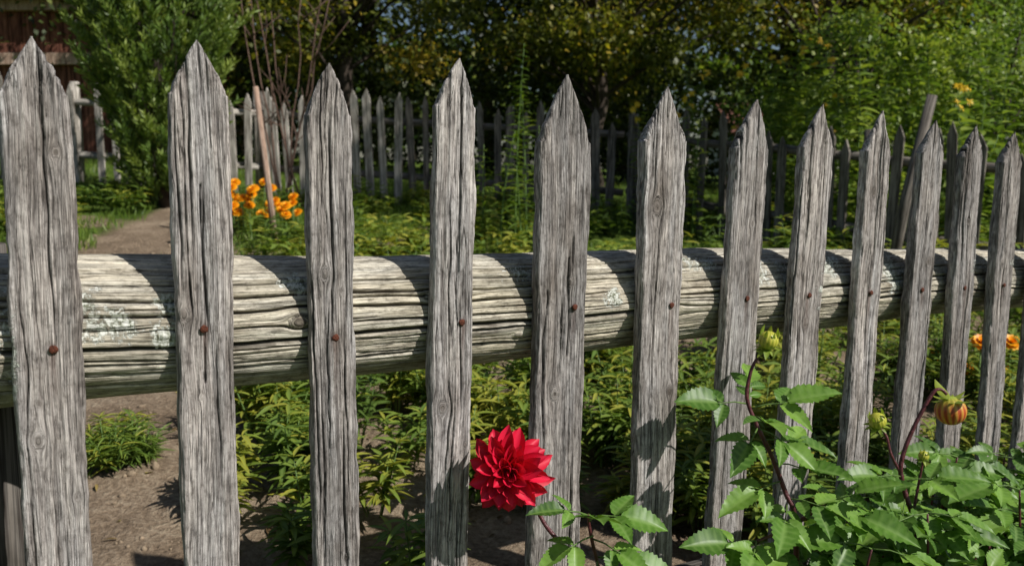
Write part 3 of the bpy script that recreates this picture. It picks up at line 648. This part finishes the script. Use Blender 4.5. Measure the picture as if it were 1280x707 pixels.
def marigolds(name,c,n,spread,fz):
    e=empty(name);pp=[];dd=[];nn=[];rn=[];ll=[]
    mbv=MB()
    for k in range(n):
        x=c[0]+min(1.7*spread,max(-1.7*spread,rng.normal(0,spread)));y=c[1]+rng.normal(0,spread);z0=float(gz(x,y));h=fz*rng.uniform(.5,1.15);p=Vector((x,y,z0+h))
        mbv.add(*tube([(x,y,z0),p],[.004,.003],5));a0=Vector((rng.uniform(-.4,.4),-.7,1)).normalized();a=a0.orthogonal().normalized();b=a0.cross(a)
        for li,(m_,an,Lp) in enumerate([(12,85,.040),(11,60,.036),(9,35,.028),(6,12,.02)]):
            for q in range(m_):
                t=2*math.pi*(q+.5*li)/m_;A_=math.radians(an);rad=a*math.cos(t)+b*math.sin(t);pp.append(p[:]);dd.append((rad*math.sin(A_)+a0*math.cos(A_))[:]);nn.append((a0*math.sin(A_)-rad*math.cos(A_))[:]);rn.append(rng.random());ll.append(Lp)
    ll=np.array(ll);scatter('flower_heads',t_petal(.2,-.1),np.array(pp),np.array(dd),np.array(nn),ll,ll*.6,np.array(rn),M_ORNG,e)
    mbv.build('stems',M_STEMG,e,True);return e
marigolds('marigold_plants',(-1.80,5.8),34,.14,.32);marigolds('marigold_plants',(1.80,3.2),6,.10,.26)
herbs('marigold_foliage',[(-1.9+rng.normal(0,.2),6.0+rng.normal(0,.2)) for _ in range(12)]+[(1.8+rng.normal(0,.12),3.25+rng.normal(0,.12)) for _ in range(8)],[.20]*20,leafL=.06,nst=7,nodes=6,whorl=4)
def grass(name,n,xr,yr,L,mask=None,tpl=T_NE):
    x=rng.uniform(*xr,n);y=rng.uniform(*yr,n)
    if mask is not None: k=mask(x,y);x=x[k];y=y[k]
    n=len(x);z=gzn(x,y);D=np.stack([rng.normal(0,.35,n),rng.normal(0,.35,n),np.ones(n)],-1);NO=rng.normal(0,1,(n,3));NO[:,2]=.1
    scatter(name,tpl,np.stack([x,y,z],-1),D,NO,L*rng.uniform(.5,1.3,n),.009,np.clip(rng.normal(.5,.25,n),0,1),M_GRASS)
grass('garden_grass',42000,(-5,6),(4.2,8.6),.08,lambda x,y:(vn(x*1.2,y*1.2,4)>.25)&~((abs(x+2.35+.12*(y-5))<.38+.3*(vn(x*5,y*5,1)-.5))&(y<7.2)))
grass('lawn_grass',20000,(-6,8),(8.4,13),.09)
grass('path_edge_grass',900,(-3,-.6),(2.5,4.5),.05,lambda x,y:vn(x*4,y*4,4)>.72)
n=500;x=rng.uniform(-3,1.5,n);y=rng.uniform(1.6,5,n);NO=rng.normal(0,.25,(n,3));NO[:,2]=1
scatter('fallen_leaves',T_LA,np.stack([x,y,gzn(x,y)+.006],-1),rng.normal(0,1,(n,3))*[1,1,.12],NO,rng.uniform(.015,.045,n),rng.uniform(.008,.02,n),rng.random(n),make_leaf('dry_leaf',[(0,(.10,.06,.03)),(.6,(.26,.18,.07)),(1,(.36,.30,.10))],trans=.2,veinf=0),None)
# ------------------------------------------------------------ back fence
bf=empty('garden_back_fence');mbp=MB();mbr=MB()
path=[(-8.2,8.7),(-2.5,8.15),(1.05,7.75),(2.5,5.9),(3.6,4.9)]
path=[Vector((a,b,0)) for a,b in path]
for i in range(len(path)-1):
    a,b=path[i],path[i+1];Ls=(b-a).length;d=(b-a).normalized();nn=Vector((d.y,-d.x,0))
    n=int(Ls/.135)
    for k in range(n):
        if random.random()<.04: continue
        p=a+d*(k+.5)*.135+d*random.uniform(-.022,.022);h=random.uniform(.90,1.10);w=random.uniform(.055,.085)/2;t=.011
        z0=float(gz(p.x,p.y));ln=random.uniform(-.045,.045);V=[];g=[];off=random.uniform(0,50)
        prof=[(-w,0),(w,0),(w,h-.09),(random.uniform(-.008,.008),h),(-w,h-.09)]
        for s_ in(0,1):
            for(u,z) in prof:
                V.append(p+d*(u+ln*z)+nn*(t if s_==0 else -t)+Vector((0,0,z0+z)));g.append((u+off,0,z+off))
        F=[(0,1,2,3,4),(9,8,7,6,5)]+[(j,j+5,(j+1)%5+5,(j+1)%5) for j in range(5)]
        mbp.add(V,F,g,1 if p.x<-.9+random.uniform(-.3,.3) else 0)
    for hz in(.28,.80):
        P=[];m_=8
        for k in range(m_):
            p=a+d*Ls*k/(m_-1);P.append(p-nn*.05+Vector((0,0,float(gz(p.x,p.y))+hz+random.uniform(-.012,.012))))
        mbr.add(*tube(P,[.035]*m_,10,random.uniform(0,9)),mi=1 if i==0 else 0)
    for k in range(int(Ls/1.9)+1):
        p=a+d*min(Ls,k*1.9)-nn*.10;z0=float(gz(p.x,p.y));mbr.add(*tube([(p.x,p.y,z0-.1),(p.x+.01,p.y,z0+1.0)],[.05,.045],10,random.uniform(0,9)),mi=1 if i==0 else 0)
mbp.build('pickets',[M_BACK,M_BACKL],bf);mbr.build('rails_and_posts',[M_BACK,M_BACKL],bf,True)
mb=MB();mb.add(*tube([(-1.57,5.45,.40),(-1.63,5.5,.95),(-1.70,5.56,1.53)],[.022,.02,.018],10));mb.build('wooden_stake',M_STAKE,None,True)
mb=MB();mb.add(*tube([(2.30,5.0,.1),(2.40,5.02,.8),(2.53,5.04,1.43)],[.034,.033,.030],12));mb.build('leaning_post',M_BACK,None,True)
mb=MB()
for k in range(7):
    x0=-2.0+rng.uniform(-.1,.1);y0=7.4;z0=float(gz(x0,y0));tx=rng.uniform(-.5,.5);h=rng.uniform(1.7,2.6)
    P=[(x0+tx*t+rng.normal(0,.015),y0+rng.normal(0,.02),z0+h*t) for t in np.linspace(0,1,8)];mb.add(*tube(P,[.011*(1-.6*i/7) for i in range(8)],6))
    for q in range(5):
        j=rng.integers(2,7);p=Vector(P[j]);e=p+Vector((rng.normal(0,.18),rng.normal(0,.1),rng.uniform(.15,.4)));mb.add(*tube([p,p.lerp(e,.5)+Vector((.02,0,0)),e],[.006,.004,.002],5))
mb.build('bare_shrub',M_TWIG,None,True)
# ------------------------------------------------------------ juniper (upright plumes of needles)
jun=empty('juniper_tree');jr=np.random.default_rng(77)
jx,jy=-2.92,6.95;jz=float(gz(jx,jy))
pos=[];D=[];rn=[];Ls=[];mb=MB()
mb.add(*tube([(jx,jy,jz-.1),(jx,jy,jz+1),(jx,jy,jz+2.6)],[.07,.06,.02],8))
for k in range(1050):
    h=3.0*jr.uniform(.0,1)**.85;R=float(np.interp(h,[0,.15,.5,.9,1.4,2.0,2.6,3.1],[.20,.27,.40,.54,.66,.56,.36,.05]))
    th=jr.uniform(0,6.283);rad=R*jr.uniform(.3,1.0)**.4*(.8+.32*jr.random())
    base=np.array([jx+rad*.8*math.cos(th),jy+rad*.8*math.sin(th),jz+h*.93+.03])
    dv=np.array([math.cos(th)*jr.uniform(.2,.75),math.sin(th)*jr.uniform(.2,.75),1])+jr.normal(0,.15,3);dv/=np.linalg.norm(dv)
    pl=jr.uniform(.16,.38);m_=70
    if k%7==0: mb.add(*tube([(jx,jy,jz+max(.05,h*.93-.4)),tuple(base),tuple(base+dv*pl*.8)],[.012,.006,.002],4))
    t=jr.random(m_);side=jr.normal(0,1,(m_,3));side-=np.outer(side@dv,dv);side=nrm(side)
    q=base+dv[None]*(t*pl)[:,None]+side*(.032*(1-t)**.7)[:,None]*jr.uniform(.2,1,(m_,1))+np.array([math.cos(th),math.sin(th),0])*(.06*t*t)[:,None]
    pos.append(q);D.append(dv[None]+side*.75);sh=min(1,max(0,jr.normal(.55,.2)));rn.append(np.clip(sh+.3*(t-.5)+jr.normal(0,.1,m_),0,1));Ls.append(jr.uniform(.035,.08,m_))
pos=np.concatenate(pos);D=np.concatenate(D);rn=np.concatenate(rn);Ls=np.concatenate(Ls)
scatter('foliage',T_NE,pos,D,jr.normal(0,1,(len(pos),3)),Ls,Ls*.24,rn,M_JUN,jun)
mb.build('trunk',M_BARK,jun,True)
# ------------------------------------------------------------ trees
def tree(name,x,y,h,cr,c0,ncl,nlf,ls,mat,tr=.14,sig=.34,seed=0,flat=1.0):
    r=np.random.default_rng(seed);e=empty(name);z0=float(gz(x,y));mb=MB()
    top=Vector((x+r.uniform(-.3,.3),y,z0+h*.8))
    P=[Vector((x,y,z0-.15)).lerp(top,t)+Vector((r.normal(0,.05),r.normal(0,.05),0))*(t>0) for t in np.linspace(0,1,7)]
    mb.add(*tube(P,[tr*(1-.75*t) for t in np.linspace(0,1,7)],10))
    pos=[];sh=[]
    cz=z0+(c0+h)/2;hz=(h-c0)/2
    for k in range(ncl):
        u=nrm(r.normal(0,1,(1,3)))[0]*r.uniform(.25,1)**.5
        c=Vector((x+u[0]*cr,y+u[1]*cr*flat,cz+u[2]*hz))
        f=max(.18,min(.9,(c.z-z0-.4)/(h*.85)*.75));s=Vector((x,y,z0)).lerp(top,f)
        m_=s.lerp(c,.5)+Vector((r.normal(0,.1),r.normal(0,.1),.15))
        if k%2==0: mb.add(*tube([s,m_,c],[tr*.28,tr*.16,tr*.05],5))
        cnt=int(nlf/ncl*r.uniform(.5,1.5));s3=np.array([sig,sig,sig*.55])*r.uniform(.6,1.35)
        q=np.array(c[:])+r.normal(0,1,(cnt,3))*s3;pos.append(q);sh.append(np.full(cnt,r.normal(.5,.22)))
    pos=np.concatenate(pos);sh=np.concatenate(sh)
    keep=pos[:,2]>z0+c0*.8;pos=pos[keep];sh=sh[keep];n=len(pos)
    D=r.normal(0,1,(n,3));D[:,2]-=.4;NO=r.normal(0,.6,(n,3));NO[:,2]+=1;NO[:,0]+=.4;NO[:,1]-=.3
    Ls=ls*r.uniform(.6,1.3,n);scatter('foliage',T_RH,pos,D,NO,Ls,Ls*.62,np.clip(sh+r.normal(0,.2,n),0,1),mat,e,False)
    mb.build('trunk',M_BARK,e,True)
tree('apple_tree',-2.3,11.5,5.0,2.3,1.35,60,24000,.085,M_TR1,.13,.30,1)
tree('apple_tree',1.2,11.2,4.8,2.3,1.3,60,24000,.085,M_TR1,.12,.30,2)
tree('plum_tree',4.4,11.5,6.0,2.4,1.7,55,18000,.085,M_TR1,.15,.32,3)
tree('plum_tree',-5.4,13.5,6.5,2.4,1.2,60,20000,.09,M_TR2,.15,.4,4)
tree('maple_tree',8.2,12.5,5.6,2.2,1.3,40,12000,.10,M_TR3,.15,.34,5)
tree('added_shade_tree',5.6,5.2,8.6,1.8,5.0,44,13000,.11,M_TR2,.16,.36,9)  # unseen tree beyond the frame, added to throw shade on the back fence
tree('garden_shrub',3.7,8.8,2.2,1.0,.2,30,8000,.07,M_ART,.05,.2,12)
tree('garden_shrub',5.3,9.2,2.7,1.3,.2,36,10000,.07,M_ART,.05,.22,13)
def wood(name,xr,yr,h,n,ls,mat,seed=0):
    r=np.random.default_rng(seed);e=empty(name);mb=MB()
    k=int((xr[1]-xr[0])/2.2);pos=[];sh=[]
    for i in range(k):
        tx=xr[0]+(i+.5)*2.2+r.uniform(-.6,.6);ty=r.uniform(*yr);z0=float(gz(tx,ty));hh=h*r.uniform(.8,1.2)
        mb.add(*tube([(tx,ty,z0-.2),(tx+r.normal(0,.2),ty,z0+hh*.5),(tx+r.normal(0,.3),ty,z0+hh*.95)],[.22,.15,.04],7))
        for c in range(34):
            v=nrm(r.normal(0,1,(1,3)))[0]*r.uniform(.2,1)**.5;c_=np.array([tx+v[0]*2.0,ty+v[1]*1.8,z0+hh*.52+v[2]*hh*.46]);cnt=int(n/k/34*r.uniform(.6,1.5))
            pos.append(c_+r.normal(0,1,(cnt,3))*np.array([.6,.6,.42]));sh.append(np.full(cnt,r.normal(.45,.24)))
    pos=np.concatenate(pos);sh=np.concatenate(sh);n=len(pos);D=r.normal(0,1,(n,3));NO=r.normal(0,.6,(n,3));NO[:,2]+=1;NO[:,0]+=.4;NO[:,1]-=.3
    Ls=ls*r.uniform(.6,1.3,n);scatter('foliage',T_RH,pos,D,NO,Ls,Ls*.7,np.clip(sh+r.normal(0,.2,n),0,1),mat,e,False);mb.build('trunks',M_BARK,e,True)
wood('background_trees',(-22,12),(17,21),8,72000,.25,M_TR2,seed=21)
wood('distant_trees',(-20,60),(48,60),9,32000,.5,M_TR3,seed=22)
def hedge(name,xr,y,h,n,mat,seed):
    r=np.random.default_rng(seed);x=r.uniform(*xr,n);yy=y+r.normal(0,.35,n);t=r.random(n)
    hh=h*(.65+.6*fbm(x*1.1,yy,seed,3));z=gz(x,yy)+hh*t;D=r.normal(0,1,(n,3));D[:,2]+=.4;NO=r.normal(0,.6,(n,3));NO[:,2]+=1
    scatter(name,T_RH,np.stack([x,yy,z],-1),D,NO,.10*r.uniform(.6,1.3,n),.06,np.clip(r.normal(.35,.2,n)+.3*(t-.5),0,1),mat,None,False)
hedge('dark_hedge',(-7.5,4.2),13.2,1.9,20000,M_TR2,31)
# ------------------------------------------------------------ barn & house
barn=empty('wooden_barn');mb=MB();x1=-5.85;yb=12.2;zb=float(gz(-8,12))-.3;top=3.45
x=x1
while x>-14:
    w=random.uniform(.16,.24);v,f,g=boxvf((x-w/2,yb+random.uniform(0,.012),(zb+top)/2),(w-.012,.03,top-zb),0,(random.uniform(0,40),0,random.uniform(0,40)));mb.add(v,f,g);x-=w
y=yb+.1
while y<18:
    w=.2;v,f,g=boxvf((x1-.02,y+w/2,(zb+top)/2),(.03,w-.012,top-zb),0,(0,random.uniform(0,40),random.uniform(0,40)));mb.add(v,f,g);y+=w
mb.add(*boxvf((-9.95,15.1,(zb+top)/2-.03),(7.8,5.7,top-zb-.1)));mb.build('board_walls',M_BARN,barn)
mb=MB();mb.add(*boxvf((-9.9,yb-.07,2.55),(7.9,.10,.16)));mb.add(*boxvf((-9.9,yb-.07,3.32),(7.9,.12,.2)))
for wx in(-8.1,-10.6):
    for dx in(-.42,.42): mb.add(*boxvf((wx+dx,yb-.05,1.95),(.08,.06,.95)))
    for dz in(-.44,.44): mb.add(*boxvf((wx,yb-.052,1.95+dz),(.76,.06,.08)))
mb.build('beams_and_window_frames',M_STAKE,barn)
mb=MB()
for wx in(-8.1,-10.6): mb.add(*boxvf((wx,yb-.03,1.95),(.75,.02,.8)))
mg2,nt,b=newmat('window_glass');b.inputs['Base Color'].default_value=(.02,.025,.03,1);b.inputs['Roughness'].default_value=.1;mb.build('window_panes',mg2,barn)
mb=MB();V=[(-14.4,11.9,3.35),(-5.4,11.9,3.35),(-5.4,15.1,5.7),(-14.4,15.1,5.7),(-5.4,18.3,3.35),(-14.4,18.3,3.35)];V=[Vector(v) for v in V];V+= [v+Vector((0,0,.14)) for v in V]
mb.add(V,[(0,3,2,1),(3,5,4,2),(6,7,8,9),(9,8,10,11),(0,1,7,6),(1,2,8,7),(2,4,10,8),(4,5,11,10),(5,3,9,11),(3,0,6,9)]);mb.build('roof',simple('barn_roof_tiles',(.13,.10,.09),.9,6),barn)
house=empty('distant_house');mb=MB();hx,hy=12.9,41;hz=float(gz(hx,hy))-1.2
mb.add(*boxvf((hx,hy,hz+1.5),(5,6,3.0)));
mb.add([(hx-2.5,hy-3,hz+3),(hx-2.5,hy+3,hz+3),(hx-2.5,hy,hz+4.5)],[(0,1,2)]);mb.add([(hx+2.5,hy-3,hz+3),(hx+2.5,hy+3,hz+3),(hx+2.5,hy,hz+4.5)],[(0,2,1)])
mb.build('walls',simple('white_render',(.55,.53,.50),.9,3,.08),house)
mb=MB();V=[Vector(v) for v in[(hx-2.9,hy-3.5,hz+2.75),(hx+2.9,hy-3.5,hz+2.75),(hx+2.9,hy,hz+4.6),(hx-2.9,hy,hz+4.6),(hx+2.9,hy+3.5,hz+2.75),(hx-2.9,hy+3.5,hz+2.75)]]
V+= [v+Vector((0,0,.15)) for v in V];mb.add(V,[(0,3,2,1),(3,5,4,2),(6,7,8,9),(9,8,10,11),(0,1,7,6),(1,2,8,7),(2,4,10,8),(4,5,11,10),(5,3,9,11),(3,0,6,9)]);mb.build('roof',simple('red_roof_tiles',(.15,.065,.045),.9,5),house)
mb=MB()
for wx in(-1.5,.1,1.6): mb.add(*boxvf((hx+wx,hy-3.01,hz+1.9),(.8,.06,1.0)))
mb.build('windows',mg2,house)
# ------------------------------------------------------------ light, sky, camera
el=math.radians(43);sd=Vector((.879,-.476,0)).normalized();S=Vector((sd.x*math.cos(el),sd.y*math.cos(el),math.sin(el)))
sun=bpy.data.lights.new('sun','SUN');sun.energy=5.0;sun.angle=math.radians(.53);sun.color=(1,.965,.905)
so=bpy.data.objects.new('sun',sun);so.rotation_euler=(-S).to_track_quat('-Z','Y').to_euler();so.location=(6,-4,8);sc.collection.objects.link(so)
w=bpy.data.worlds.new('World');sc.world=w;w.use_nodes=True;nt=w.node_tree
sky=nt.nodes.new('ShaderNodeTexSky');sky.sky_type='NISHITA';sky.sun_disc=False;sky.sun_elevation=el;sky.sun_rotation=math.atan2(sd.x,sd.y)
bg=nt.nodes['Background'];bg.inputs[1].default_value=.06;nt.links.new(sky.outputs[0],bg.inputs[0])
cam=bpy.data.cameras.new('camera');cam.lens=28.8;cam.sensor_width=36;cam.clip_end=500;cam.clip_start=.05
cam.dof.use_dof=True;cam.dof.focus_distance=1.28;cam.dof.aperture_fstop=6.3
co=bpy.data.objects.new('camera',cam);co.location=(0,0,ZC);co.rotation_euler=(math.radians(82),0,0);sc.collection.objects.link(co);sc.camera=co
sc.view_settings.view_transform='Standard';sc.view_settings.look='None';sc.view_settings.exposure=0
